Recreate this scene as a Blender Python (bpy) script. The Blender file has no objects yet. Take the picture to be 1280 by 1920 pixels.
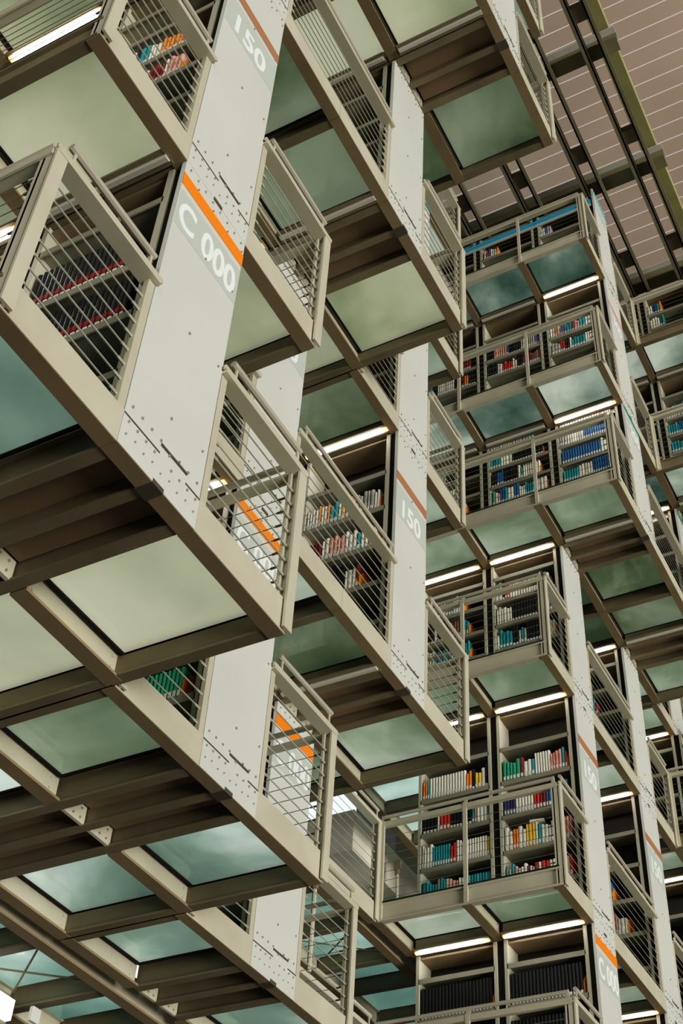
import bpy, bmesh, math, random
from mathutils import Matrix, Vector
random.seed(7)
U = 0.6                                   # one bookcase depth in metres
SC = bpy.context.scene
COL = SC.collection
# ------------------------------------------------------------------ camera
FPX = 2479.05
CAMU = (-4.65337855, -4.69177522, -7.06662822)
RV = (0.7478, -0.3865, 1.0388)
def rod(v):
    a = math.sqrt(sum(x*x for x in v)); k = [x/a for x in v]
    K = Matrix(((0,-k[2],k[1]),(k[2],0,-k[0]),(-k[1],k[0],0)))
    return Matrix.Identity(3) + math.sin(a)*K + (1-math.cos(a))*(K@K)
R = rod(RV)
CAMP = Vector(CAMU)
def project(p):                            # point in bookcase units -> pixel of the 1280x1920 frame
    c = R @ (Vector(p)-CAMP)
    if c.z < .2: return None
    return 640+FPX*c.x/c.z, 960+FPX*c.y/c.z, c.z
def unproj(x, y, axis, val):
    d = R.transposed() @ Vector(((x-640)/FPX, (y-960)/FPX, 1))
    return CAMP + d*((val-CAMP[axis])/d[axis])
# ------------------------------------------------------------------ lattice (units of U)
P = 3.7074
UL, UR = 1.3385, 1.3845
Z = [0, 3.7067, 8.2826, 12.1018, 15.7606, 20.4242, 24.15]
YP = {2:-3.25, 1:-1.6077, 0:0.0, -1:1.6884, -2:3.3689, -3:4.9972}
RAIL = 1.53
BH = 0.33                                  # beam depth
STACKS = [0,1,2,4,5,6,7]
A = {0:[0,0,0,1,1,1], 1:[-1,-1,0,1,1,1], 2:[-2,-1,-1,-1,-1,-1], 4:[-1,-1,-1,0,0,0], 5:[-1,-1,-1,0,1,1], 6:[-1,-1,0,-1,0,1], 7:[-1,-1,-1,-1,-1,0]}
SN = {0:'nearest stack',1:'second stack',2:'third stack',4:'fourth stack',5:'fifth stack',6:'sixth stack',7:'farthest stack'}
LN = ['C 000 level','150 level','unmarked level','green-striped level','red-striped level','blue-striped level']
FN = ['C 000 floor','150 floor','floor above 150','green-striped floor','red-striped floor','top floor']
def stripA(c, side, k):
    return A[c][k]
# ------------------------------------------------------------------ materials
def M(name, col, rough=.55, noise=0.0, scale=6.0, metal=0.0, emit=None, spec=.4):
    m = bpy.data.materials.new(name); m.use_nodes = True
    n = m.node_tree.nodes; l = m.node_tree.links
    b = n['Principled BSDF']; b.inputs['Roughness'].default_value = rough; b.inputs['Metallic'].default_value = metal
    b.inputs['Specular IOR Level'].default_value = spec
    b.inputs['Base Color'].default_value = (*col, 1)
    if noise:
        t = n.new('ShaderNodeNewGeometry'); nz = n.new('ShaderNodeTexNoise'); nz.inputs['Scale'].default_value = scale; nz.inputs['Detail'].default_value = 5
        l.new(t.outputs['Position'], nz.inputs['Vector'])
        r = n.new('ShaderNodeValToRGB')
        r.color_ramp.elements[0].position = .3; r.color_ramp.elements[1].position = .7
        r.color_ramp.elements[0].color = (*[max(0,x*(1-noise)) for x in col],1); r.color_ramp.elements[1].color = (*[min(1,x*(1+noise)) for x in col],1)
        l.new(nz.outputs['Fac'], r.inputs['Fac']); l.new(r.outputs['Color'], b.inputs['Base Color'])
    if emit:
        b.inputs['Emission Color'].default_value = (*emit[0],1); b.inputs['Emission Strength'].default_value = emit[1]
    return m
PANEL = M('panel_paint', (.60,.615,.575), .5, .04, 1.2)
STEEL = M('steel_paint', (.52,.49,.39), .5, .08, 3)
BEAMD = M('shaded_steel_tone', (.205,.175,.115), .55, .12, 3)  # darker copy of the steel paint; shade on beam sides put into the colour
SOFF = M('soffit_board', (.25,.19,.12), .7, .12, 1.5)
FLANGE = M('flange_underside_shade', (.26,.205,.125), .6, .1, 3)  # brown tone stands for shade under the flanges, put into the colour
RAILM = M('rail_paint', (.50,.47,.37), .45, .06, 4)
TUBE = M('handrail_tube', (.60,.56,.47), .3, .04, 4, metal=.35)
CABLE = M('steel_cable', (.50,.49,.42), .4, 0, metal=.3)
CABLED = M('dark_cable', (.20,.19,.14), .5)  # darker than the end rail cables
SHELF = M('shelf_paint', (.29,.28,.215), .5, .07, 3)
SHELFD = M('shelf_dark_interior', (.035,.032,.024), .8, .1, 3)  # near-black sheet put in for the dark of the open interior
UPR = M('upright_paint', (.46,.45,.36), .5, .06, 3)
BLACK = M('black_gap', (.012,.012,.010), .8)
BOLT = M('bolt_steel', (.40,.39,.34), .4, 0, metal=.4)
DKB = M('splice_slot_dark', (.10,.09,.07), .6)  # dark slot lines and notch at the beam splice
CONC = M('cast_concrete', (.78,.73,.63), .85, .14, 1.0)
ROOFB = M('roof_beam_paint', (.24,.225,.145), .55, .1, 2)
ROOFO = M('roof_olive_paint', (.34,.335,.17), .55, .1, 2)
ROOFL = M('lit_flange_box_white', (.62,.61,.57), .5, .04, 2)  # lit look of the upper flanges put into the colour; also the white box
PATCH = M('number_patch_paint', (.50,.545,.505), .5)
WHITE = M('number_white_paint', (.83,.86,.88), .5)
STRIPE = {0:M('orange_stripe_paint',(.95,.245,.015),.5), 1:M('brown_stripe_paint',(.40,.195,.105),.5), 3:M('green_stripe_paint',(.0,.235,.18),.5),
          4:M('red_stripe_paint',(.70,.27,.23),.5), 5:M('blue_stripe_paint',(.02,.45,.75),.5)}
LAMPOFF = M('unlit_diffuser', (.55,.54,.48), .4)
WINDOW = M('bright_window_pane', (.8,.85,.88), .3, emit=((.78,.88,.93),.95))
def lamp_mat():
    m = bpy.data.materials.new('lit_tube_diffuser'); m.use_nodes = True
    n = m.node_tree.nodes; l = m.node_tree.links
    tc = n.new('ShaderNodeTexCoord'); sx = n.new('ShaderNodeSeparateXYZ'); l.new(tc.outputs['Generated'], sx.inputs[0])
    r = n.new('ShaderNodeValToRGB'); e = r.color_ramp.elements
    e[0].position = 0; e[0].color = (.12,.05,.01,1); e[1].position = 1; e[1].color = (.12,.05,.01,1)
    for p, cc in ((.03,(.30,.13,.03,1)),(.09,(1,.95,.93,1)),(.91,(1,.95,.93,1)),(.97,(.30,.13,.03,1))):
        q = e.new(p); q.color = cc
    l.new(sx.outputs['Y'], r.inputs[0])
    b = n['Principled BSDF']; b.inputs['Base Color'].default_value = (.8,.8,.8,1)
    l.new(r.outputs[0], b.inputs['Emission Color']); b.inputs['Emission Strength'].default_value = 15.0
    return m
LAMP = lamp_mat()
def glass_mat(name, dark, mid, light, bias, scale, glow=.2, transl=.6):
    """frosted floor glass: smudges and cloudy reflections put into the colour, partly translucent, softly mirroring"""
    m = bpy.data.materials.new(name); m.use_nodes = True
    n = m.node_tree.nodes; l = m.node_tree.links
    n.remove(n['Principled BSDF']); out = n['Material Output']
    g = n.new('ShaderNodeNewGeometry'); oi = n.new('ShaderNodeObjectInfo')
    mul = n.new('ShaderNodeVectorMath'); mul.operation = 'MULTIPLY_ADD'
    cx = n.new('ShaderNodeCombineXYZ'); l.new(oi.outputs['Random'], cx.inputs[2]); l.new(oi.outputs['Random'], cx.inputs[0])
    l.new(cx.outputs[0], mul.inputs[0]); mul.inputs[1].default_value = (37,37,91); l.new(g.outputs['Position'], mul.inputs[2])
    n1 = n.new('ShaderNodeTexNoise'); n1.inputs['Scale'].default_value = scale; n1.inputs['Detail'].default_value = 5; n1.inputs['Roughness'].default_value = .52; n1.inputs['Distortion'].default_value = .35
    l.new(mul.outputs[0], n1.inputs['Vector'])
    add = n.new('ShaderNodeMath'); add.operation = 'MULTIPLY_ADD'; l.new(oi.outputs['Random'], add.inputs[0]); add.inputs[1].default_value = .22; add.inputs[2].default_value = bias-.11
    s = n.new('ShaderNodeMath'); s.operation = 'ADD'; l.new(n1.outputs['Fac'], s.inputs[0]); l.new(add.outputs[0], s.inputs[1])
    r = n.new('ShaderNodeValToRGB'); e = r.color_ramp.elements
    e[0].position = .35; e[0].color = (*dark,1); e[1].position = .66; e[1].color = (*light,1)  # cloudy reflections painted in along with the smudges
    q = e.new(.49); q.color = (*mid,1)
    l.new(s.outputs[0], r.inputs[0])
    d = n.new('ShaderNodeBsdfDiffuse'); t = n.new('ShaderNodeBsdfTranslucent')
    l.new(r.outputs[0], d.inputs[0]); l.new(r.outputs[0], t.inputs[0])
    mx = n.new('ShaderNodeMixShader'); mx.inputs[0].default_value = transl; l.new(d.outputs[0], mx.inputs[1]); l.new(t.outputs[0], mx.inputs[2])
    gl = n.new('ShaderNodeBsdfGlossy'); gl.inputs['Roughness'].default_value = .06; gl.inputs[0].default_value = (.85,.95,.88,1)
    fr = n.new('ShaderNodeFresnel'); fr.inputs[0].default_value = 1.5
    m2 = n.new('ShaderNodeMixShader'); l.new(fr.outputs[0], m2.inputs[0]); l.new(mx.outputs[0], m2.inputs[1]); l.new(gl.outputs[0], m2.inputs[2])
    # added emission in place of light coming through the floor glass
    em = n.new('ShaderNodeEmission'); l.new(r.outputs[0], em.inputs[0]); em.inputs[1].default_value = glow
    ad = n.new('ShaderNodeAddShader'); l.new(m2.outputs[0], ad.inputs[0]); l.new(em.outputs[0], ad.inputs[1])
    l.new(ad.outputs[0], out.inputs[0])
    return m
GLOW = .16
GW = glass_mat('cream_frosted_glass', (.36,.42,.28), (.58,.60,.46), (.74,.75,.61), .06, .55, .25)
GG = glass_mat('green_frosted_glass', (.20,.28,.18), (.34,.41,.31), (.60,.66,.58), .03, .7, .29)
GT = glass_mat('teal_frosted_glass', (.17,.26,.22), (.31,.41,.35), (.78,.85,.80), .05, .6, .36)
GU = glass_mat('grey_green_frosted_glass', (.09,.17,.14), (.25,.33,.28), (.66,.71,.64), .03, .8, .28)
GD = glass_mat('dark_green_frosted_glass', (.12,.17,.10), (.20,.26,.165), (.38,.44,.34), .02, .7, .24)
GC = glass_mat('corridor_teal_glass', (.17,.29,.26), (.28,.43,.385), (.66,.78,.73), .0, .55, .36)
GEDGE = M('dark_glass_edge', (.03,.055,.045), .15)
# ------------------------------------------------------------------ mesh helpers
def wloc(o):
    v = Vector((0,0,0))
    while o: v += o.location; o = o.parent
    return v
class MB:
    def __init__(s): s.v = []; s.f = []; s.mi = []
    def box(s, x0,x1,y0,y1,z0,z1, mi=0):
        i = len(s.v)
        s.v += [(x,y,z) for z in (z0,z1) for y in (y0,y1) for x in (x0,x1)]
        for f in ((0,2,3,1),(4,5,7,6),(0,1,5,4),(2,6,7,3),(0,4,6,2),(1,3,7,5)):
            s.f.append([i+j for j in f]); s.mi.append(mi)
    def tube(s, p, q, r, n=6, mi=0):
        p = Vector(p); q = Vector(q); d = (q-p).normalized()
        a = d.orthogonal().normalized(); b = d.cross(a); i = len(s.v)
        for e in (p, q):
            for j in range(n):
                t = 2*math.pi*j/n; s.v.append(tuple(e+a*(r*math.cos(t))+b*(r*math.sin(t))))
        for j in range(n):
            k = (j+1)%n; s.f.append([i+j,i+k,i+n+k,i+n+j]); s.mi.append(mi)
        s.f.append([i+j for j in range(n)][::-1]); s.mi.append(mi)
        s.f.append([i+n+j for j in range(n)]); s.mi.append(mi)
    def poly(s, pts, mi=0):
        i = len(s.v); s.v += [tuple(p) for p in pts]; s.f.append(list(range(i,i+len(pts)))); s.mi.append(mi)
    def prism_y(s, pts, y0, y1, mi=0):      # outline in x,z extruded along y
        n = len(pts); i = len(s.v)
        s.v += [(x,y0,z) for x,z in pts] + [(x,y1,z) for x,z in pts]
        s.f.append(list(range(i,i+n))); s.mi.append(mi)
        s.f.append(list(range(i+n,i+2*n))[::-1]); s.mi.append(mi)
        for j in range(n):
            k = (j+1)%n; s.f.append([i+k,i+j,i+n+j,i+n+k]); s.mi.append(mi)
    def bolt(s, x, y, z, r=.028, mi=0, axis=1):   # small domed head on a face that looks toward -y
        i = len(s.v); n = 6; r *= .62
        for rr, dd in ((r,.002),(r*.8,-.018),):
            for j in range(n):
                t = 2*math.pi*j/n
                s.v.append((x+rr*math.cos(t), y+dd*.7, z+rr*math.sin(t)))
        for j in range(n):
            k = (j+1)%n; s.f.append([i+j,i+k,i+n+k,i+n+j]); s.mi.append(mi)
        s.f.append([i+n+j for j in range(n)]); s.mi.append(mi)
    def build(s, name, mats, parent=None, origin=(0,0,0), bevel=0):
        o3 = Vector(origin)
        me = bpy.data.meshes.new(name)
        me.from_pydata([tuple((Vector(v)-o3)*U) for v in s.v], [], s.f)
        if not isinstance(mats, (list,tuple)): mats = [mats]
        for m in mats: me.materials.append(m)
        me.polygons.foreach_set('material_index', s.mi)
        bm = bmesh.new(); bm.from_mesh(me); bmesh.ops.recalc_face_normals(bm, faces=bm.faces); bm.to_mesh(me); bm.free()
        o = bpy.data.objects.new(name, me); COL.objects.link(o)
        o.location = o3*U
        if parent is not None:
            o.parent = parent; o.location = (o3*U) - wloc(parent)
        if bevel:
            b = o.modifiers.new('edge_round','BEVEL'); b.width = bevel*U; b.segments = 2; b.limit_method = 'ANGLE'
        return o
def thing(name, label, cat, loc, group=None):
    o = bpy.data.objects.new(name, None); COL.objects.link(o)
    o.location = Vector(loc)*U; o.empty_display_size = .1
    o['label'] = label; o['category'] = cat
    if group: o['group'] = group
    return o
def tag(o, label, cat, group=None, kind=None):
    o['label'] = label; o['category'] = cat
    if group: o['group'] = group
    if kind: o['kind'] = kind
    return o
def seen(pts, m=60):
    """does the box round these points reach into the frame?"""
    q = [project(p) for p in pts]; q = [a for a in q if a]
    if not q: return False
    return max(a[0] for a in q) > -m and min(a[0] for a in q) < 1280+m and max(a[1] for a in q) > -m and min(a[1] for a in q) < 1920+m
def corners(x0,x1,y0,y1,z0,z1): return [(x,y,z) for x in (x0,x1) for y in (y0,y1) for z in (z0,z1)]
# ------------------------------------------------------------------ steel members
def beam_b(mb, x0, x1, y, z, face=-1, h=BH):         # channel along x; its web looks toward -y
    mb.box(x0,x1, y, y+.035, z-h, z)
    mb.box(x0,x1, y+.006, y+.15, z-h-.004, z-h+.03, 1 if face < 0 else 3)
    mb.box(x0,x1, y+.035, y+.15, z-.03, z)
def ibeam_b(mb, x0, x1, y, z, h=BH):
    mb.box(x0,x1, y-.02, y+.02, z-h+.03, z-.03)
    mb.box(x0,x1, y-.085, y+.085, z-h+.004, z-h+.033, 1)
    mb.box(x0,x1, y-.085, y+.085, z-.03, z)
def ibeam_a(mb, x, y0, y1, z, h=BH, w=.09):
    mb.box(x-.02,x+.02, y0, y1, z-h+.03, z-.03)
    mb.box(x-w,x+w, y0, y1, z-h+.008, z-h+.036)
    mb.box(x-w,x+w, y0, y1, z-.03, z)
# ------------------------------------------------------------------ walkway decks
def planes(a): return [n for n in range(a, -4, -1)]
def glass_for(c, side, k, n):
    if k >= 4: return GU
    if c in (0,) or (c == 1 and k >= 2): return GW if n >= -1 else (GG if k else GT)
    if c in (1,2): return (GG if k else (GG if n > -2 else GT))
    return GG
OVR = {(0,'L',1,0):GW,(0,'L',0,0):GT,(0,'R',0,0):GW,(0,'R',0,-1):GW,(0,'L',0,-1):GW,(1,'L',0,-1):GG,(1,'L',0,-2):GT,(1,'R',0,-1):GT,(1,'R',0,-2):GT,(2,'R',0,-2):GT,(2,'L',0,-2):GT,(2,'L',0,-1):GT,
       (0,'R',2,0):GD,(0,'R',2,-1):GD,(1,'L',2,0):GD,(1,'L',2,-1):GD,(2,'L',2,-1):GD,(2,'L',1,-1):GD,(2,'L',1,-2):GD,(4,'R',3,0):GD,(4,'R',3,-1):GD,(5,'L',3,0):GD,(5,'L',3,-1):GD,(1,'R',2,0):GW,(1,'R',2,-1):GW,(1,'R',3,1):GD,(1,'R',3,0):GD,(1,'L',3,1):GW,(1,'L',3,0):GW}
def deck(c, side, k):
    a = stripA(c, side, k)
    x0, x1 = ((c*P-UL, c*P) if side == 'L' else (c*P+1, c*P+1+UR))
    if side == 'R' and (c+1) in STACKS: x1 = (c+1)*P-UL
    y0, y1 = YP[a], YP[-3]; z = Z[k]
    if not seen(corners(x0,x1,y0,y1,z-.3,z)): return
    t = thing('glass_walkway', f"frosted glass walkway, {'left' if side=='L' else 'right'} side of {SN[c]}, {FN[k]}", 'walkway', (x0,y0,z-BH), 'glass floored walkways beside the book stacks')
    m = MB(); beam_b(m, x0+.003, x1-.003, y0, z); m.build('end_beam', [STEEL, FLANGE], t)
    if side == 'L' or (c+1) not in STACKS or stripA(c+1,'L',k) != a:
        m = MB(); xx = x0+.05 if side == 'L' else x1-.05
        ye = y1
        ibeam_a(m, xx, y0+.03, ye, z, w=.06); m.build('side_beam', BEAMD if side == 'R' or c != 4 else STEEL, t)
    if side == 'L' and (c-1) not in STACKS:
        m = MB(); m.box(x0-.012,x0+.05,y0+.06,y1-.06,z+.002,z+.035); m.build('glass_edge', GEDGE, t)
    pl = planes(a)
    for n in pl[1:]:
        if not seen(corners(x0,x1,YP[n],YP[n],z-.3,z)): continue
        m = MB(); ibeam_b(m, x0+.02, x1-.02, YP[n], z)
        for xx in (x0+.14, x1-.14):
            m.bolt(xx, YP[n]-.021, z-.11, .022); m.bolt(xx, YP[n]-.021, z-.22, .022)
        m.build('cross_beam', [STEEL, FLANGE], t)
    for n in pl[:-1]:
        if not seen(corners(x0,x1,YP[n],YP[n-1],z,z)): continue
        m = MB(); ya, yb = YP[n]+.10, YP[n-1]-.09
        m.box(x0+.07, x1-.07, ya, yb, z-.055, z-.015)
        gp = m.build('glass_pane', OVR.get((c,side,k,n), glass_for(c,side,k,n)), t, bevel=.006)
        m = MB(); m.box(x0+.05,x1-.05,ya-.03,ya,z-.075,z-.01); m.box(x0+.05,x1-.05,yb,yb+.03,z-.075,z-.01); m.box(x0+.04,x0+.07,ya,yb,z-.075,z-.01); m.box(x1-.07,x1-.04,ya,yb,z-.075,z-.01)
        m.build('pane_gasket', BLACK, gp)
# ------------------------------------------------------------------ stack floor frames (under every bookcase)
def floor_frame(c, k):
    a = A[c][k]; x0, x1 = c*P, c*P+1; y0, y1 = YP[a], YP[-3]; z = Z[k]
    if not seen(corners(x0,x1,y0,y1,z-.3,z)): return
    t = thing('stack_floor_frame', f"bolted steel frame under bookcases of {SN[c]}, {FN[k]}", 'steel frame', (x0,y0,z-BH), 'steel floor frames under the book stacks')
    m = MB(); beam_b(m, x0, x1, y0-.004, z, 1)
    yb = y0-.004
    for j in range(9):                     # rows of bolts along the splice
        xx = x0+.06+j*.11
        m.bolt(xx, yb, z-.20+.02*(j%2), .016, 1)
        if j not in (4,): m.bolt(xx, yb, z-.07, .022, 1)
    m.box(x0, x0+.45, yb-.004, yb, z-.03, z-.015, 2); m.box(x0+.45,x0+.80, yb-.005, yb, z+.06, z+.085, 2) ; m.box(x0+.80, x1, yb-.004, yb, z-.03, z-.015, 2)
    m.box(x0+.44, x0+.58, yb-.002, yb+.16, z-BH-.012, z-BH+.035, 2)
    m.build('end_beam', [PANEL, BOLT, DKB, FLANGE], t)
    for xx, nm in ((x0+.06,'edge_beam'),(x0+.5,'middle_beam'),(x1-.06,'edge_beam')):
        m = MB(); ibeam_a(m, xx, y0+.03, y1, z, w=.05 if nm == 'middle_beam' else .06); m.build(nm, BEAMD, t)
    for n in planes(a)[:-1]:
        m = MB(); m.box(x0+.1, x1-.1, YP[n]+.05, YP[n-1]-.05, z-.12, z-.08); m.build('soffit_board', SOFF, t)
    for n in planes(a)[1:]:
        m = MB(); y = YP[n]
        for xa, xb in ((x0+.1,x0+.46),(x0+.54,x1-.1)):
            m.box(xa, xb, y-.02, y+.02, z-BH+.02, z-.1, 0)
            for j in range(3):
                for zz in (z-.16, z-.26): m.bolt(xa+.06+j*.11, y-.021, zz, .024, 1)
        m.build('splice_plate', [STEEL, BOLT], t)
# ------------------------------------------------------------------ end panels with stripe and number
def text_mesh(s, size, x, y, z, width=None):
    cu = bpy.data.curves.new('t','FONT'); cu.body = s; cu.size = size; cu.align_x = 'LEFT'; cu.extrude = .002; cu.offset = .011
    o = bpy.data.objects.new('t', cu); COL.objects.link(o)
    bpy.context.view_layer.update()
    me = bpy.data.meshes.new_from_object(o.evaluated_get(bpy.context.evaluated_depsgraph_get()))
    bpy.data.objects.remove(o)
    xs = [v.co.x for v in me.vertices]; mn, mx = min(xs), max(xs)
    for v in me.vertices:
        px = (v.co.x-mn)/(mx-mn)*width; pz = v.co.y; d = v.co.z
        v.co = Vector((px, -d, pz))*U
    me.materials.clear(); me.materials.append(WHITE)
    o = bpy.data.objects.new('number', me); COL.objects.link(o); o.location = Vector((x,y,z))*U
    return o
MARK = {0:'C 000', 1:'150', 3:'200', 4:'300', 5:''}
MN = {0:'orange stripe and C 000', 1:'brown stripe and 150', 2:'no stripe', 3:'green stripe', 4:'pale red stripe', 5:'blue stripe'}
def panel(c, k):
    a = A[c][k]; x0, x1 = c*P, c*P+1; y = YP[a]; z0, z1 = Z[k], Z[k+1]-(BH if k < 5 else 0)
    if not seen(corners(x0,x1,y,y,z0,z1)): return
    t = thing('end_panel', f"white steel end panel with {MN[k]} on {SN[c]}", 'end panel', (x0,y,z0), 'white end panels of the book stacks')
    m = MB(); m.box(x0, x1, y, y+.05, z0, z1)
    h = z1-z0; yy = y
    for fz in (.12, .43, .74):
        m.bolt(x0+.5, yy, z0+h*fz, .026, 1); m.bolt(x1-.07, yy, z0+h*fz+.05, .022, 1)
    for j in range(8): m.bolt(x0+.07+j*.123, yy, z0+.10-.05*(j in (4,)), .024, 1)
    for j in range(8):
        m.bolt(x0+.07+j*.123, yy, z1-.07, .022, 1)
        if j%2: m.bolt(x0+.1+j*.123, yy, z1-.17, .020, 1)
    m.build('panel_sheet', [PANEL, BOLT], t)
    if k in STRIPE:
        zt = Z[k+1]-{0:.52,1:1.2,3:.38,4:1.2,5:.12}[k]; th = .17 if k < 2 else .12; gp = {0:.16,1:.26}.get(k,.2)
        m = MB(); m.box(x0+.0, x1-.0, y-.006, y, zt-th, zt); m.build('stripe', STRIPE[k], t)
        m = MB(); m.box(x0+.01, x1-.01, y-.003, y, zt-th-gp-.42, zt-th-.08); npt = m.build('number_patch', PATCH, t)
        if MARK[k]:
            w, xx = {0:(.90,x0+.05), 1:(.60,x0+.2), 3:(.6,x0+.3), 4:(.62,x0+.2)}[k]
            hh = .35
            o = text_mesh(MARK[k], hh/.73, xx, y-.004, zt-th-gp-.35, w); o.parent = npt; o.location = o.location-wloc(npt)
# ------------------------------------------------------------------ guard rails
NC = 8
def post(m, x, y, z, dirx=True, s=1):
    z0, z1 = z-BH+.01, z+RAIL
    if dirx:   # post of an end rail: wide flanges look toward -y
        m.box(x-.06,x+.06, y-.045, y-.02, z0, z1); m.box(x-.015,x+.015, y-.02, y+.07, z0, z1); m.box(x-.05,x+.05, y+.07, y+.09, z0, z1)
    else:
        m.box(x-.045,x-.02, y-.055, y+.055, z0, z1); m.box(x-.02,x+.05, y-.015, y+.015, z0, z1)
def rail_x(x0, x1, y, k, pl, pr, label, base=False):
    z = Z[k]
    if not seen(corners(x0,x1,y,y,z,z+RAIL)): return
    t = thing('guard_rail', label, 'guard rail', (x0,y,z), 'cable guard rails along the walkways')
    if base:
        m = MB(); beam_b(m, x0, x1, y+.001, z); m.build('base_beam', [STEEL, FLANGE], t)
    for on, x in ((pl, x0+.05),(pr, x1-.05)):
        m = MB()
        if on == 2: post(m, x, y, z)
        else: m.box(x-.04,x+.04, y-.0, y+.05, z, z+RAIL-.05)
        m.build('post', RAILM if on != 2 else STEEL, t)
    m = MB(); m.box(x0-.02, x1+.02, y-.05, y-.025, z+RAIL-.02, z+RAIL+.03); m.box(x0, x1, y-.05, y+.10, z+RAIL-.045, z+RAIL-.02); m.build('top_rail', RAILM, t)
    m = MB(); m.tube((x0+.12,y-.01,z+RAIL+.21),(x1-.10,y-.01,z+RAIL+.21),.034,8)
    hr = m.build('handrail', TUBE, t); m = MB()
    for x in (x0+.18,x1-.14): m.box(x-.012,x+.012,y-.02,y+.0,z+RAIL-.02,z+RAIL+.20)
    m.build('bracket', RAILM, hr)
    for j in range(NC):
        zz = z+.10+j*(RAIL-.2)/NC
        m = MB(); m.tube((x0+.05,y+.03,zz),(x1-.05,y+.03,zz),.0075 if x0 < 9 else .0055,4); m.tube((x0+.09,y+.03,zz),(x0+.17,y+.03,zz),.014,5); m.tube((x1-.17,y+.03,zz),(x1-.09,y+.03,zz),.014,5)
        m.build('cable', CABLE, t)
def rail_y(x, n0, n1, k, label, side):
    """rail along the walkway's open side, from plane n0 (outer) in to plane n1"""
    z = Z[k]; y0, y1 = YP[n0], YP[n1]; s = 1 if side == 'L' else -1
    if not seen(corners(x,x,y0,y1,z,z+RAIL)): return
    t = thing('guard_rail', label, 'guard rail', (x,y0,z), 'cable guard rails along the walkways')
    for n in range(n0, n1-1, -1):
        m = MB(); yy = YP[n]+(.06 if n == n0 else 0)-(.06 if n == n1 else 0)
        if n == n0:
            m.box(x+s*.0,x+s*.03, yy-.06, yy+.06, z-BH+.01, z+RAIL); m.box(x+s*.03,x+s*.1, yy-.015, yy+.015, z-BH+.01, z+RAIL)
        else:
            m.box(x-.026,x+.018, yy-.035, yy+.035, z-BH+.03, z+RAIL+.035)
        m.build('post', STEEL, t)
    m = MB(); m.box(x-.02,x+.0, y0, y1, z+RAIL-.07, z+RAIL+.02); m.box(x if s > 0 else x-.10, x+.10 if s > 0 else x, y0, y1, z+RAIL-.05, z+RAIL-.03); m.build('top_rail', RAILM, t)
    m = MB(); m.tube((x+s*.04,y0+.06,z+RAIL+.14),(x+s*.04,y1-.02,z+RAIL+.14),.034,8)
    hr = m.build('handrail', TUBE, t); m = MB()
    for n in range(n0, n1-1, -1): m.box(x+s*.04-.012,x+s*.04+.012,YP[n]-.03 if n != n0 else YP[n]+.05,YP[n]+.03 if n != n0 else YP[n]+.11,z+RAIL-.04,z+RAIL+.13)
    m.build('bracket', RAILM, hr)
    for j in range(NC):
        zz = z+.10+j*(RAIL-.2)/NC
        m = MB(); m.tube((x+s*.03,y0+.05,zz),(x+s*.03,y1-.05,zz),.0045,4); m.tube((x+s*.03,y0+.1,zz),(x+s*.03,y0+.2,zz),.012,5)
        m.build('cable', CABLED, t)
def rails():
    for k in range(6):
        for c in STACKS:
            aL, aR = stripA(c,'L',k), stripA(c,'R',k)
            prev = (c-1) in STACKS
            # end rails
            if not (prev and stripA(c-1,'R',k) == aL):
                rail_x(c*P-UL, c*P, YP[aL], k, 2, 1, f"end rail with cables left of {SN[c]} panel, {FN[k]}")
            nxt = (c+1) in STACKS
            if nxt and stripA(c+1,'L',k) == aR:
                rail_x(c*P+1, (c+1)*P, YP[aR], k, 1, 1, f"long end rail from {SN[c]} to {SN[c+1]}, {FN[k]}")
            else:
                rail_x(c*P+1, c*P+1+UR, YP[aR], k, 1, 2, f"end rail with cables right of {SN[c]} panel, {FN[k]}")
            # side rails
            if not prev: rail_y(c*P-UL, aL, -3, k, f"long side rail on left edge of {SN[c]} walkway, {FN[k]}", 'L')
            else:
                ap = stripA(c-1,'R',k)
                if ap > aL: rail_y(c*P-UL, ap, aL, k, f"short side rail on right edge of {SN[c-1]} walkway, {FN[k]}", 'R')
                elif aL > ap: rail_y(c*P-UL, aL, ap, k, f"short side rail on left edge of {SN[c]} walkway, {FN[k]}", 'L')
            if c == 2: rail_x(2*P+1+UR+.02, 4*P-UL-.02, YP[-3], k, 2, 2, f"corridor edge rail between third and fourth stacks, {FN[k]}", base=True)
            if not nxt and c != 7: rail_y(c*P+1+UR, aR, -3, k, f"long side rail on right edge of {SN[c]} walkway, {FN[k]}", 'R')
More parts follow.
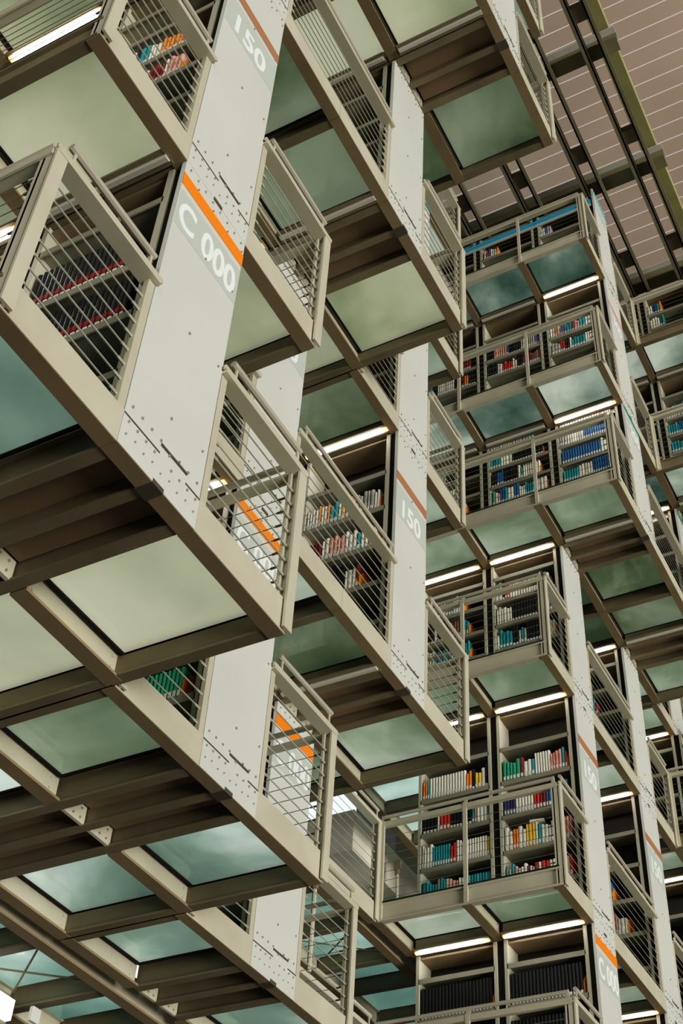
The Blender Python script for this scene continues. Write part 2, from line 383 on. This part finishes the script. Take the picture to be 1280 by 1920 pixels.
# ------------------------------------------------------------------ bookcases, one unit per bay
SH = [[.10,.81,1.52,2.23,2.94],[.6,1.31,2.02,2.74,3.47],[.62,1.25,1.88,2.51,3.14],[.3,.88,1.46,2.04,2.62,3.2],[.3,.92,1.55,2.18,2.8,3.65],[.6,1.25,1.85,2.45]]
SHX = {(0,0):[.58,1.33,2.05,2.95],(1,0):[.58,1.33,2.05,2.95],(2,0):[.58,1.33,2.05,2.95],(0,1):[.53,1.16,1.80,2.42,3.1,3.7],(1,2):[.1,.75,1.4,2.0,2.9]}
def shelves(c,k): return SHX.get((c,k), SH[k])
BN = ['outer bay','middle bay','inner bay','innermost bay']
def bookcase(c, k, n):
    a = A[c][k]; x0, x1 = c*P, c*P+1
    ya = YP[n]+(.15 if n == a else .06); yb = YP[n-1]-.07
    z0 = Z[k]; z1 = (Z[k+1]-BH) if k < 5 else Z[k+1]-.3
    if not seen(corners(x0,x1,ya,yb,z0,z1)): return
    t = thing('bookcase', f"open steel bookcase, {BN[a-n]} of {SN[c]}, {LN[k]}", 'bookcase', (x0,ya,z0), 'steel bookcase bays')
    m = MB(); yq = YP[n]-.06 if n != a else YP[n]+.055
    m.box(x0+.05,x1-.05,yq,ya-.004,z0+.01,z1-.01); m.build('shadow_gap_fill', BLACK, t)  # black fill standing in for the shadow between bays and behind the panel
    for y0, y1 in ((ya,ya+.06),(yb-.06,yb)):
        m = MB(); m.box(x0+.02,x1-.02,y0,y1,z0,z1); m.build('upright', UPR, t)
    for h in shelves(c,k):
        m = MB(); zz = z0+h
        m.box(x0+.03,x1-.03,ya+.045,yb-.045,zz-.03,zz); m.box(x0+.02,x0+.035,ya+.045,yb-.045,zz-.075,zz+.012); m.box(x1-.035,x1-.02,ya+.045,yb-.045,zz-.075,zz+.012)
        m.build('shelf', SHELF, t)
    m = MB(); m.box(x0+.49,x0+.51,ya+.045,yb-.045,z0+.02,z1-.02); m.build('dark_back_sheet', SHELFD, t)
    m = MB(); m.box(x0+.06,x1-.06,ya+.045,yb-.045,z1-.06,z1-.02); m.build('top_board', SOFF, t)
    if c == 4 and k == 5:
        m = MB(); m.box(x0+.0,x0+.02,ya-.06,yb+.06,z0+3.08,z0+3.27,0); m.box(x0+.0,x0+.02,ya-.06,yb+.06,z0+2.97,z0+3.08,1); m.build('blue_fascia', [STRIPE[5], PATCH], t)
def gap_strip(c, k):
    """dark recess behind the end panel and between bays"""
    pass
# ------------------------------------------------------------------ strip lights
LIT = {}
def lit(c,k,n):
    if c == 0: return not (k == 0 or (k == 1 and n == 0)) and n <= -1
    if c == 1: return n <= -1 and not (k >= 3)
    if c == 2: return (k in (1,2) and n <= -1) and not (k == 1 and n == -1)
    if c == 4: return {0:True,1:True,2:n <= -1,3:n <= -1,4:n == 0,5:n == 0}[k]
    if c == 5: return (k in (0,1,2)) or (k == 3 and n <= -1) or (k == 4 and n <= 0 and n >= -1)
    return n <= -1
def strip_light(c, k, n):
    if k == 0 and c in (0,1,2): return
    a = stripA(c,'L',k); x = c*P-.13; z = Z[k]-BH
    y0, y1 = YP[n]+.12, YP[n-1]-.10
    if not seen(corners(x-.1,x+.1,y0,y1,z-.1,z)): return
    on = lit(c,k,n)
    t = thing('strip_light', f"{'glowing' if on else 'unlit'} strip light, {BN[a-n]}, left face of {SN[c]} under {FN[k]}", 'strip light', (x,y0,z), 'strip lights under the walkways')
    m = MB(); m.box(x+.06,x+.10,y0,y1,z-.02,z+.25); m.box(x-.06,x+.06,y0,y1,z+.0,z+.035); m.build('housing', BEAMD, t)
    m = MB(); m.prism_y([(x-.015,z-.002),(x-.015,z-.02),(x+.0,z-.036),(x+.048,z-.036),(x+.06,z-.02),(x+.06,z-.002)], y0+.02, y1-.02); m.build('diffuser', LAMP if on else LAMPOFF, t)
# ------------------------------------------------------------------ build the stacks
for c in STACKS:
    for k in range(6):
        deck(c,'L',k); deck(c,'R',k); floor_frame(c,k); panel(c,k)
        for n in planes(A[c][k])[:-1]: bookcase(c,k,n)
        for n in planes(stripA(c,'L',k))[:-1]: strip_light(c,k,n)
rails()
exec_books = True
# ------------------------------------------------------------------ books
CV = {'W':(.62,.60,.53),'G':(.33,.33,.30),'K':(.011,.013,.014),'R':(.50,.045,.03),'D':(.20,.025,.03),'B':(.015,.115,.27),'T':(.02,.27,.31),
      'N':(.03,.28,.17),'P':(.60,.30,.25),'O':(.75,.22,.03),'Y':(.68,.45,.07),'C':(.24,.13,.07),'U':(.19,.12,.25),'V':(.05,.045,.14)}
CNAME = {'W':'cream','G':'grey','K':'black','R':'red','D':'maroon','B':'blue','T':'turquoise','N':'green','P':'pink','O':'orange','Y':'yellow','C':'brown','U':'purple','V':'navy'}
BM = {}
def vary(m, col):                          # each volume a little lighter or darker than the next
    n = m.node_tree.nodes; l = m.node_tree.links; g = n.new('ShaderNodeNewGeometry'); r = n.new('ShaderNodeValToRGB')
    r.color_ramp.elements[0].color = (*[min(1,x*.8) for x in col],1); r.color_ramp.elements[1].color = (*[min(1,x*1.5+.01) for x in col],1)
    l.new(g.outputs['Random Per Island'], r.inputs[0]); l.new(r.outputs[0], n['Principled BSDF'].inputs['Base Color'])
for q, col in CV.items(): BM[q] = M(CNAME[q]+'_book_cloth', col, .42); vary(BM[q], col)
PAGES = M('book_pages', (.55,.50,.40), .8, .06, 30)
TAG = M('spine_label_paper', (.72,.72,.70), .6)
RED = M('red_label_band', (.30,.03,.03), .5)
BEND = M('orange_bookend_steel', (.85,.29,.02), .45)
ROWS = {
 (4,1,-2):{3:"O2 T1 W13 O2 K1 Y2 W1 K4 !", 2:"K4 W1 R3 K7 T1 P1 W3 G1 T1 R1 W2 U1 W2 !", 1:"W4 T7 R2 W3 D1 W8 Y1 T2 !", 0:"T5 G1 T2 W1 P3 W3 T8 N6"},
 (4,1,-1):{3:"N5 D1 W2 T1 W6 P4 T9 R4 !", 2:"V4 W6 R2 D2 B2 G3 T3 B4 W2 B1 W2", 1:"W2 O2 W2 Y3 W1 T1 W4 P8 R1 B1 R1 W2", 0:"T1 P1 T1 P1 W3 D1 W2 R1 W1 R2 W6 R2 W4 O1 W3"},
 (4,0,-2):{3:"K21 !", 2:"K20"}, (4,0,-1):{3:"K22 !", 2:"K22", 1:"G9 W4"},
 (4,2,-1):{3:"W2 K1 R2 W8 W4 K2 W1", 2:"W2 W4 K9 P2 G2 T1 W4 !", 1:"W1 T4 K2 W1 T1 G1 K6 W6 !", 0:"D2 W2 K6"},
 (4,2,-2):{3:"O1 R1 T1 D3 W2 C2 B1 W4 !", 2:"K3 W1 K4 C4 D2 T2 !", 1:"W4 T6 W5 T2 !", 0:"W5 K4"},
 (4,3,0):{5:"W13 O2 C5", 4:"G3 W7 B14", 3:"B15 W3 P4 W3 !", 2:"T6 W5 B12", 1:"K8 W6"},
 (4,3,-1):{5:"W2 G2 W4 R1 G2 W1 T5", 4:"T4 W4 K12 !", 3:"K2 B3 K5 W1 N1 W8 !", 2:"N1 W1 P1 B2 T1 W2 B2 W3 T5 W3 !"},
 (4,3,-2):{4:"W9 K5 B2 !", 3:"K8 W5 !", 2:"W6 K8 W2 !"},
 (4,4,0):{4:"W2 O1 W1 U2 T3 D1 P2 T2 W3 U4 !", 3:"G3 R2 K2 W1 T3 T2 W8 U4 B2"},
 (4,4,-1):{4:"K3 P6 B1 K5 G7 U1 B1 R4", 3:"K4 W2 R5 W2 K2 D4 C2 G1 B3 R1"},
 (4,4,-2):{4:"T4 R6 R2 W3 D5", 3:"T2 K2 W9 K1 D3 O2 K3 B2"},
 (4,5,0):{3:"W2 B1 G2"}, (4,5,-1):{3:"W1 R1 B1 W3 O1"}, (4,5,-2):{3:"W2 B1"},
 (5,1,-1):{4:"G2", 3:"G2 W5 D1 W1 B3 O1", 2:"R5 N2 K4 B2 !", 1:"O11 D1 P2 W3 !", 0:"W6 K3"},
 (5,1,-2):{3:"W6 K3 R3", 2:"K8 W6", 1:"W9 T3", 0:"D6 W5"},
 (5,2,-1):{3:"W3 D2 P1 K3 W1", 2:"K3 D3 P2 W3 T1 D1", 1:"W2 K2 !"},
 (5,0,-1):{3:"D3 W2 C3 K2", 2:"K5 D3"},
 (5,3,0):{4:"T3 R4 W3", 3:"K6 W3", 2:"T5 W6 P2"}, (5,4,1):{4:"W4 T4 R4 W3", 3:"T5 B6 W5", 2:"T4 W4 B2"}, (5,4,0):{4:"D2 T2 W2", 3:"W4 K2 O1", 2:"W3 R2"},
 (5,5,1):{3:"W2 B2 T1 O1", 2:"W4 B1 N1", 1:"W3"}, (5,5,0):{3:"G2 W1", 2:"W3 B1"},
 (6,1,-2):{4:"R3 W4 B2", 3:"T5 W3 G2 B3 T4", 2:"D4 W4 O3", 1:"W6 K3"}, (6,2,-2):{3:"W8 G5", 2:"W9 T2", 1:"W5 B4"}, (6,1,-1):{4:"T2 W3 B2", 3:"W5 R2 T3", 2:"D4 W4 O3"}, (6,2,-1):{3:"W5 K2", 2:"T4 W3 D2", 1:"W6"}, (6,0,-2):{3:"R4 K5", 2:"D5 W4"},
 (0,0,0):{2:"K17 !", 1:"K19 K1 .", 0:"B9 !"}, (0,0,-1):{2:"K16", 1:"K17"},
 (0,1,0):{3:"O1 W5 K1 T2 W3 O5 R3", 2:"G4 O2 W5 D4 W1 P3 !", 1:"W6 R1 T8 !"}, (0,1,-1):{3:"W7 K4", 2:"R5 W6"},
 (1,0,-1):{0:"N21 !", 1:"W8 D4", 2:"W5"}, (1,1,-1):{3:"C9 D6 !", 2:"C14 !", 1:"T6 O3"}, (1,1,-2):{3:"W9", 2:"K9"},
 (2,0,-2):{0:"W9 R1 K2", 1:"O4 B2 T1 R3"},
 (2,1,-1):{3:"W4 O1 W2 O1 T2 W1 Y1 P3 G5 W5 B4 !", 2:"D5 W2 P4 W3 T1 W4 !", 1:"W4 R6 K3 W3 D1 !", 0:"W3 K2"},
 (2,1,-2):{3:"W8 K3", 2:"D6"},
 (1,2,0):{3:"D5 W2 !", 2:"W11 K1 !", 1:"W3"}, (2,2,-1):{1:"W3 R5 !", 2:"R8 !"}, (1,2,-1):{3:"W4", 2:"C5"},
}
EXTRA = [ (c,k,n) for c in (5,6,7) for k in range(6) for n in planes(A[c][k])[:-1] if (c,k,n) not in ROWS ]
for key in EXTRA:
    rr = random.Random(hash(key) & 0xffff); d = {}
    for i in range(1, min(4, len(shelves(key[0],key[1])))):
        if rr.random() < .7: d[i] = ' '.join(rr.choice('WWWGKRDBTPC')+str(rr.randint(1,5)) for _ in range(rr.randint(2,4)))
    ROWS[key] = d
books = []
def book_shape(x, y, z, w, h, d, style):
    m = MB(); i = 0
    pr = [(x+.014,y),(x+.002,y+w*.18),(x-.003,y+w*.5),(x+.002,y+w*.82),(x+.014,y+w)]
    m.v += [(px,py,zz) for zz in (z,z+h) for px,py in pr]
    for j in range(4): m.f.append([j,j+1,j+6,j+5]); m.mi.append(0)
    for f in ([4,3,2,1,0],[5,6,7,8,9],[0,5,9,4]): m.f.append(f); m.mi.append(0)           # rounded spine
    m.box(x+.014, x+d, y, y+.006, z, z+h, 0); m.box(x+.014, x+d, y+w-.006, y+w, z, z+h, 0)   # boards
    m.box(x+.014, x+d-.01, y+.006, y+w-.006, z+.008, z+h-.012, 1)      # page block
    e = .006
    if style == 1: m.box(x-e, x+.004, y+w*.16, y+w*.84, z+.04, z+.115, 2)
    if style in (2,4): m.box(x-e, x+.004, y+w*.14, y+w*.86, z+.025, z+.075, 2)
    if style == 2: m.box(x-e, x+.004, y+w*.12, y+w*.88, z+.09, z+.16, 3)
    if style == 3: m.box(x-e, x+.004, y+w*.16, y+w*.84, z+.05, z+.11, 2); m.box(x-e, x+.004, y+w*.3, y+w*.7, z+h*.5, z+h*.8, 2 if w > .07 else 0)
    return m
ORD = ['zeroth','first','second','third','fourth','fifth','sixth','seventh','eighth','ninth','tenth','eleventh','twelfth','thirteenth','fourteenth','fifteenth','sixteenth','seventeenth','eighteenth','nineteenth','twentieth']
def ordn(i):
    if i <= 20: return ORD[i]
    if i == 30: return 'thirtieth'
    return ('twenty-' if i < 30 else 'thirty-')+ORD[i%10]
for (c,k,n), rows in ROWS.items():
    a = A[c][k]
    if n > a: continue
    ya = YP[n]+(.20 if n == a else .07)+.06; yb = YP[n-1]-.07-.06
    for i, spec in rows.items():
        sh = shelves(c,k)
        if i >= len(sh): continue
        z = Z[k]+sh[i]+.002
        clear = (sh[i+1]-sh[i]-.09) if i+1 < len(sh) else .55
        rr = random.Random(c*1000+k*100+n*10+i)
        y = yb-rr.uniform(.0,.03); cnt = 0
        for tok in spec.split():
            if tok == '!':
                books.append(('end', c,k,n,i, cnt, y, z, 0, min(.36,clear), .42, 0)); y -= .12; continue
            if tok == '.': continue
            q, num = tok[0], int(tok[1:])
            hb = {'K':.54,'B':.48,'N':.46}.get(q,.45)*rr.uniform(.86,1.05); wb = rr.uniform(.050,.064) if q != 'K' else .062
            st = rr.choice((1,1,1,3)) if q != 'K' else (2 if c == 0 else 4)
            if q == 'W': st = rr.choice((0,1,1))
            for j in range(num):
                same = num > 5
                h = min(clear, hb*(rr.uniform(.985,1.0) if same else rr.uniform(.84,1.08))); w = wb*(1 if same else rr.uniform(.75,1.35)); d = .36*rr.uniform(.8,1.08)
                if y-w < ya: break
                cnt += 1
                books.append((q, c,k,n,i, cnt, y-w, z, w-.006, h, d, st)); y -= w
def build_book(b, name='book'):
    q, c,k,n,i, cnt, y, z, w, h, d, st = b
    x = c*P+.045
    if q == 'end':
        m = MB(); m.prism_y([(x,z),(x+.40,z),(x+.40,z+h*1.0),(x+.12,z+h*1.0),(x,z+h*.62)], y-.02, y-.006); m.box(x,x+.40,y-.10,y-.006,z,z+.008)
        return m.build('bookend', BEND, None, (x,y,z))
    m = book_shape(x, y, z, w, h, d, st)
    return m.build(name, [BM[q], PAGES, TAG, RED if st == 2 else TAG], None, (x,y,z))
# which books does the camera see?  rays from the eye to points on every spine
bpy.context.view_layer.update()
dg = bpy.context.evaluated_depsgraph_get()
eye = CAMP*U
def sight(p):
    q = project(p)
    if not q or not (0 < q[0] < 1280 and 0 < q[1] < 1920): return 0
    v = Vector(p)*U; d = v-eye; L = d.length
    return 0 if SC.ray_cast(dg, eye, d/L, distance=L-.004)[0] else 1
scored = []
for b in books:
    q, c,k,n,i, cnt, y, z, w, h, d, st = b
    x = c*P+.04; s = 0
    for fy in (.25,.75):
        for fz in (.15,.4,.65,.92): s += sight((x, y+(w*fy if q != 'end' else -.03), z+h*fz))
    pr = project((x,y,z)); sc = FPX/pr[2] if pr else 0
    scored.append((s/8*h*max(w,.03)*sc*sc, b))
vis = sorted([t for t in scored if t[0] > 0 and t[1][0] != 'end'], key=lambda t:-t[0])
near = [t[1] for t in vis[:296]]
rest = [t[1] for t in vis[296:]]+[t[1] for t in scored if t[0] == 0 and t[1][0] != 'end']
print('books visible', len(vis), 'all', len(books))
for b in near:
    q, c,k,n,i, cnt = b[:6]
    o = build_book(b)
    tag(o, f"{CNAME[q]} book, {ordn(cnt)} from left, {ORD[i+1]} shelf up, {BN[A[c][k]-n]}, {LN[k]}, {SN[c]}", 'book', 'books on the stack shelves')
mm = MB(); mats = [BM[q] for q in CV]+[PAGES,TAG,RED]; idx = {q:j for j,q in enumerate(CV)}; nb = len(CV)
for b in rest:
    q, c,k,n,i, cnt, y, z, w, h, d, st = b
    s = book_shape(c*P+.045, y, z, w, h, d, st); o0 = len(mm.v)
    mm.v += s.v; mm.f += [[v+o0 for v in f] for f in s.f]
    mm.mi += [idx[q] if j == 0 else (nb if j == 1 else (nb+1 if j == 2 or st != 2 else nb+2)) for j in s.mi]
o = mm.build('distant_books', mats); tag(o, 'many small distant books filling the farther shelves', 'books', None, 'stuff')
for s, b in scored:
    if b[0] == 'end' and s > 0:
        q, c,k,n,i = b[:5]
        tag(build_book(b), f"orange steel bookend, {ORD[i+1]} shelf up, {BN[A[c][k]-n]}, {LN[k]}, {SN[c]}", 'bookend', 'orange bookends on the shelves')
# a book lying flat on the pink row and loose ones on the fourth stack
def loose(x,y,z,dx,dy,dz,q,label,rot=0):
    m = MB(); m.box(-dx/2,dx/2,-dy/2,dy/2,0,.006,0); m.box(-dx/2,dx/2,-dy/2,dy/2,dz-.006,dz,0); m.box(-dx/2,-dx/2+.01,-dy/2,dy/2,.006,dz-.006,0); m.box(-dx/2+.01,dx/2-.008,-dy/2+.008,dy/2-.008,.006,dz-.006,1)
    o = m.build('book', [BM[q], PAGES]); o.location = Vector((x,y,z))*U; o.rotation_euler = (0,0,rot); tag(o, label, 'book', 'books on the stack shelves')
loose(4*P+.2, 2.62, Z[1]+1.31+.47, .34, .26, .05, 'W', 'cream book lying flat on top of the row beside pink spines, fourth stack', .15)
loose(4*P+.25, 3.72, Z[1]+1.31+.003, .3, .34, .05, 'W', 'cream book lying flat beside the bookend, 150 level, fourth stack', .05)
loose(4*P+.25, 3.72, Z[1]+1.31+.054, .28, .30, .045, 'G', 'grey book lying flat on another, 150 level, fourth stack', -.04)
# ------------------------------------------------------------------ corridor behind the stacks
YC0, YC1 = 5.32, 6.92
for k in range(6):
    t = thing('corridor_walkway', f"long glass corridor deck behind the stacks, {FN[k]}", 'walkway', (0,YC0,Z[k]-BH), 'glass corridors behind the stacks')
    z = Z[k]; X0, X1 = -4.2, 30.0
    for y, nm in ((YC0,'edge_beam'),(YC1,'edge_beam')):
        m = MB(); ibeam_b(m, X0, X1, y, z-.02, .34)
        for j in range(30): m.bolt(X0+.5+j*1.1, y-.021, z-.2, .02)
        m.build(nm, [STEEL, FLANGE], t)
    step = P/2; j0 = -1
    xs = sorted(x for c in range(-1,8) for x in (c*P-UL, c*P, c*P+1))
    for j in range(len(xs)-1):
        if not seen(corners(xs[j],xs[j+1],YC0,YC1,z-.3,z)): continue
        m = MB(); ibeam_a(m, xs[j], YC0+.08, YC1-.08, z, w=.07); m.build('cross_beam', BEAMD, t)
        m = MB(); m.box(xs[j]+.09, xs[j+1]-.09, YC0+.09, YC1-.09, z-.055, z-.015); m.build('glass_pane', GC, t)
        if k in (0,1) and j%3 == 0:
            for (xa,xb) in ((xs[j]+.1,xs[j+1]-.1),(xs[j+1]-.1,xs[j]+.1)):
                m = MB(); zz = z-.2 if xa < xb else z-.225
                m.tube((xa,YC0+.1,zz),(xb,YC1-.1,zz),.014,5); m.build('brace_rod', BEAMD, t)
def wall_light(px0, px1, y, z, label, mat, dz=.09):
    a0 = unproj(px0[0],px0[1],2,z); xx = a0.x; yy = a0.y
    t = thing('strip_light', label, 'strip light', (xx,yy,z), 'strip lights under the walkways')
    m = MB(); m.box(xx-px1,xx,yy+.09,yy+.14,z-.05,z+.2); m.build('housing', BEAMD, t)
    m = MB(); m.box(xx-px1+.02,xx-.02,yy,yy+.09,z,z+dz); m.build('diffuser', mat, t)
wall_light((24,1893), 1.5, 0, -.45, 'glowing strip light at the lower left corner below the corridor', M('lit_corner_diffuser',(.8,.8,.8),.4,emit=((1,.86,.72),1.6)))
wall_light((22,1915), 1.3, 0, -.62, 'white glowing panel at the very bottom left corner', M('lit_corner_panel',(.8,.8,.85),.4,emit=((.9,.95,1),1.3)), .25)
m = MB(); cp = unproj(68,1905,2,-.5); m.box(cp.x-.08,cp.x+.08,cp.y,cp.y+.06,-.58,-.40); tag(m.build('junction_box', ROOFL, None, (cp.x,cp.y,-.5), bevel=.01), 'small white box fixed under the corridor at the lower left', 'box')
# hanging cast concrete beam, rods and the bright window seen through the gap
m = MB(); m.box(15.2,21.5,6.5+1.35,11.5,5.98,6.9); 
cb = unproj(660,1593,1,7.9); cz = cb.z; cx = cb.x
m = MB(); m.box(cx, cx+7.5, 7.9, 13.0, cz, cz+1.0)
o = m.build('concrete_beam', CONC); tag(o, 'massive cast concrete beam in the gap between third and fourth stacks', 'concrete beam')
m = MB(); wv = unproj(600,1450,0,cx+9); 
m.box(cx+6, cx+6.1, unproj(664,1530,0,cx+6).y, 19, cz+.8, cz+7); o = m.build('window_1', WINDOW); o['kind'] = 'structure'; o['label'] = 'bright white window above the concrete beam'; o['category'] = 'window'
def rod_thing(px, py0, py1, y, label):
    a0 = unproj(px, py0, 1, y); a1 = unproj(px, py1, 1, y)
    t = thing('hanger_rod', label, 'hanger rod', (a0.x,y,a1.z), 'steel hanger rods')
    m = MB(); m.tube((a0.x,y,a1.z),(a0.x,y,a0.z),.035,8); m.build('rod', STEEL, t)
    m = MB(); m.tube((a0.x,y,a0.z),(a0.x,y,a0.z+.12),.06,8); m.box(a0.x-.03,a0.x+.03,y-.08,y+.08,a0.z+.12,a0.z+.34); m.build('clevis', BEAMD, t)
rod_thing(590, 1668, 1832, 4.4, 'pale steel hanger rod behind the third stack right rail')
rod_thing(745, 1640, 1700, 7.5, 'dark steel hanger rod before the concrete beam')
# ------------------------------------------------------------------ roof
def ceiling_mat():
    m = bpy.data.materials.new('ribbed_ceiling'); m.use_nodes = True
    n = m.node_tree.nodes; l = m.node_tree.links; b = n['Principled BSDF']; b.inputs['Roughness'].default_value = .7
    g = n.new('ShaderNodeNewGeometry'); s = n.new('ShaderNodeSeparateXYZ'); l.new(g.outputs['Position'], s.inputs[0])
    d = n.new('ShaderNodeMath'); d.operation = 'DIVIDE'; l.new(s.outputs['X'], d.inputs[0]); d.inputs[1].default_value = .505*U
    f = n.new('ShaderNodeMath'); f.operation = 'FRACT'; l.new(d.outputs[0], f.inputs[0])
    c = n.new('ShaderNodeMath'); c.operation = 'LESS_THAN'; l.new(f.outputs[0], c.inputs[0]); c.inputs[1].default_value = .05
    nz = n.new('ShaderNodeTexNoise'); nz.inputs['Scale'].default_value = .25; l.new(g.outputs['Position'], nz.inputs['Vector'])
    r = n.new('ShaderNodeValToRGB'); r.color_ramp.elements[0].color = (.74,.61,.52,1); r.color_ramp.elements[1].color = (.90,.73,.64,1); r.color_ramp.elements[0].position = .35; r.color_ramp.elements[1].position = .65
    l.new(nz.outputs['Fac'], r.inputs[0])
    mx = n.new('ShaderNodeMix'); mx.data_type = 'RGBA'; l.new(c.outputs[0], mx.inputs[0]); l.new(r.outputs[0], mx.inputs[6]); mx.inputs[7].default_value = (.85,.78,.78,1)
    l.new(mx.outputs[2], b.inputs['Base Color'])
    e = n.new('ShaderNodeMath'); e.operation = 'MULTIPLY'; l.new(c.outputs[0], e.inputs[0]); e.inputs[1].default_value = .30  # added glow makes the pale lines brighter; they are no lamps
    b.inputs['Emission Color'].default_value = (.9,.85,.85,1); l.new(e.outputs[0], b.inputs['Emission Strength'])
    return m
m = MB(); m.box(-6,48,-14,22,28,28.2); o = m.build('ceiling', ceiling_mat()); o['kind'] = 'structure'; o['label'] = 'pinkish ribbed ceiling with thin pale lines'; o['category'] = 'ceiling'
for y, nm in ((-1.38,'foremost'),(.02,'second'),(1.72,'third'),(3.4,'fourth')):
    t = thing('roof_beam', f"{nm} pair of long olive roof beams running above the stacks", 'roof beam', (-4,y,24.4), 'long roof beams')
    for dy in (-.19,.19):
        m = MB(); s = 1 if dy > 0 else -1
        m.box(-4,40,y+dy-.02,y+dy+.02,24.4,24.85); m.box(-4,40,y+dy-(.02 if s > 0 else .1),y+dy+(.1 if s > 0 else .02),24.4,24.44); m.build('channel', ROOFB, t)
    if nm == 'foremost':
        m = MB(); m.box(-4,40,y-.44,y-.02,25.5,25.95); m.build('olive_upper_beam', ROOFO, t)
    for j in range(9):
        m = MB(); xx = j*P-1.0; m.box(xx,xx+.4,y-.17,y+.17,24.5,24.75); m.build('spacer', BEAMD, t)
for j, nm in ((2,'nearest'),(3,'second'),(4,'third'),(5,'fourth'),(6,'fifth')):
    t = thing('roof_cross_beam', f"{nm} short roof cross beam under the ribbed ceiling", 'roof beam', (j*P+.5,-1.95,24.86), 'roof cross beams')
    x = j*P+.5
    m = MB(); m.box(x-.03,x+.03,-1.95,7,24.9,25.4); m.box(x-.2,x+.2,-1.95,7,24.86,24.9); m.build('web', ROOFB, t)
    m = MB(); m.box(x-.2,x+.2,-1.95,7,25.4,25.44); m.build('upper_flange', ROOFL, t)
# ------------------------------------------------------------------ far walls
m = MB(); m.box(47,47.3,-14,22,-12,28); o = m.build('wall_back', M('far_wall_paint',(.10,.105,.08),.9,.1,.5)); o['kind'] = 'structure'; o['label'] = 'dark far wall of the hall'; o['category'] = 'wall'
# ------------------------------------------------------------------ light
w = bpy.data.worlds.new('hall_daylight'); SC.world = w; w.use_nodes = True
wn = w.node_tree.nodes; bg = wn['Background']
bg.inputs[0].default_value = (.86,.93,.88,1); bg.inputs[1].default_value = .065
def sun(name, d, e, ang, col):
    L = bpy.data.lights.new(name,'SUN'); L.energy = e; L.angle = math.radians(ang); L.color = col
    o = bpy.data.objects.new(name, L); COL.objects.link(o)
    o.rotation_euler = Vector(d).to_track_quat('-Z','Y').to_euler(); return o
sun('daylight_from_hall', (.30,1,.23), 2.85, 26, (1,.97,.875))
sun('daylight_from_front', (1,.30,-.34), .80, 40, (1,.96,.88))
sun('bounce_from_hall_floor', (.3,.6,1), .14, 60, (1,.72,.42))
# ------------------------------------------------------------------ camera object
cd = bpy.data.cameras.new('camera'); cam = bpy.data.objects.new('camera', cd); COL.objects.link(cam)
cd.sensor_fit = 'VERTICAL'; cd.sensor_height = 36; cd.lens = FPX/1920*36; cd.clip_start = .05; cd.clip_end = 200
rt, dn, fw = R[0], R[1], R[2]
rot = Matrix((rt, -dn, -fw)).transposed()
cam.matrix_world = Matrix.Translation(CAMP*U) @ rot.to_4x4()
SC.camera = cam
SC.view_settings.view_transform = 'Standard'
SC.view_settings.look = 'None'
SC.view_settings.use_curve_mapping = True             # exposure curve of the photograph: deep shadows, firm midtones
cm = SC.view_settings.curve_mapping; cv = cm.curves[3]
for x, y in ((.03,.015),(.12,.10),(.42,.455)): cv.points.new(x, y)
cm.update()
SC.cycles.max_bounces = 6; SC.cycles.diffuse_bounces = 3; SC.cycles.glossy_bounces = 2; SC.cycles.transmission_bounces = 3
SC.cycles.use_denoising = True
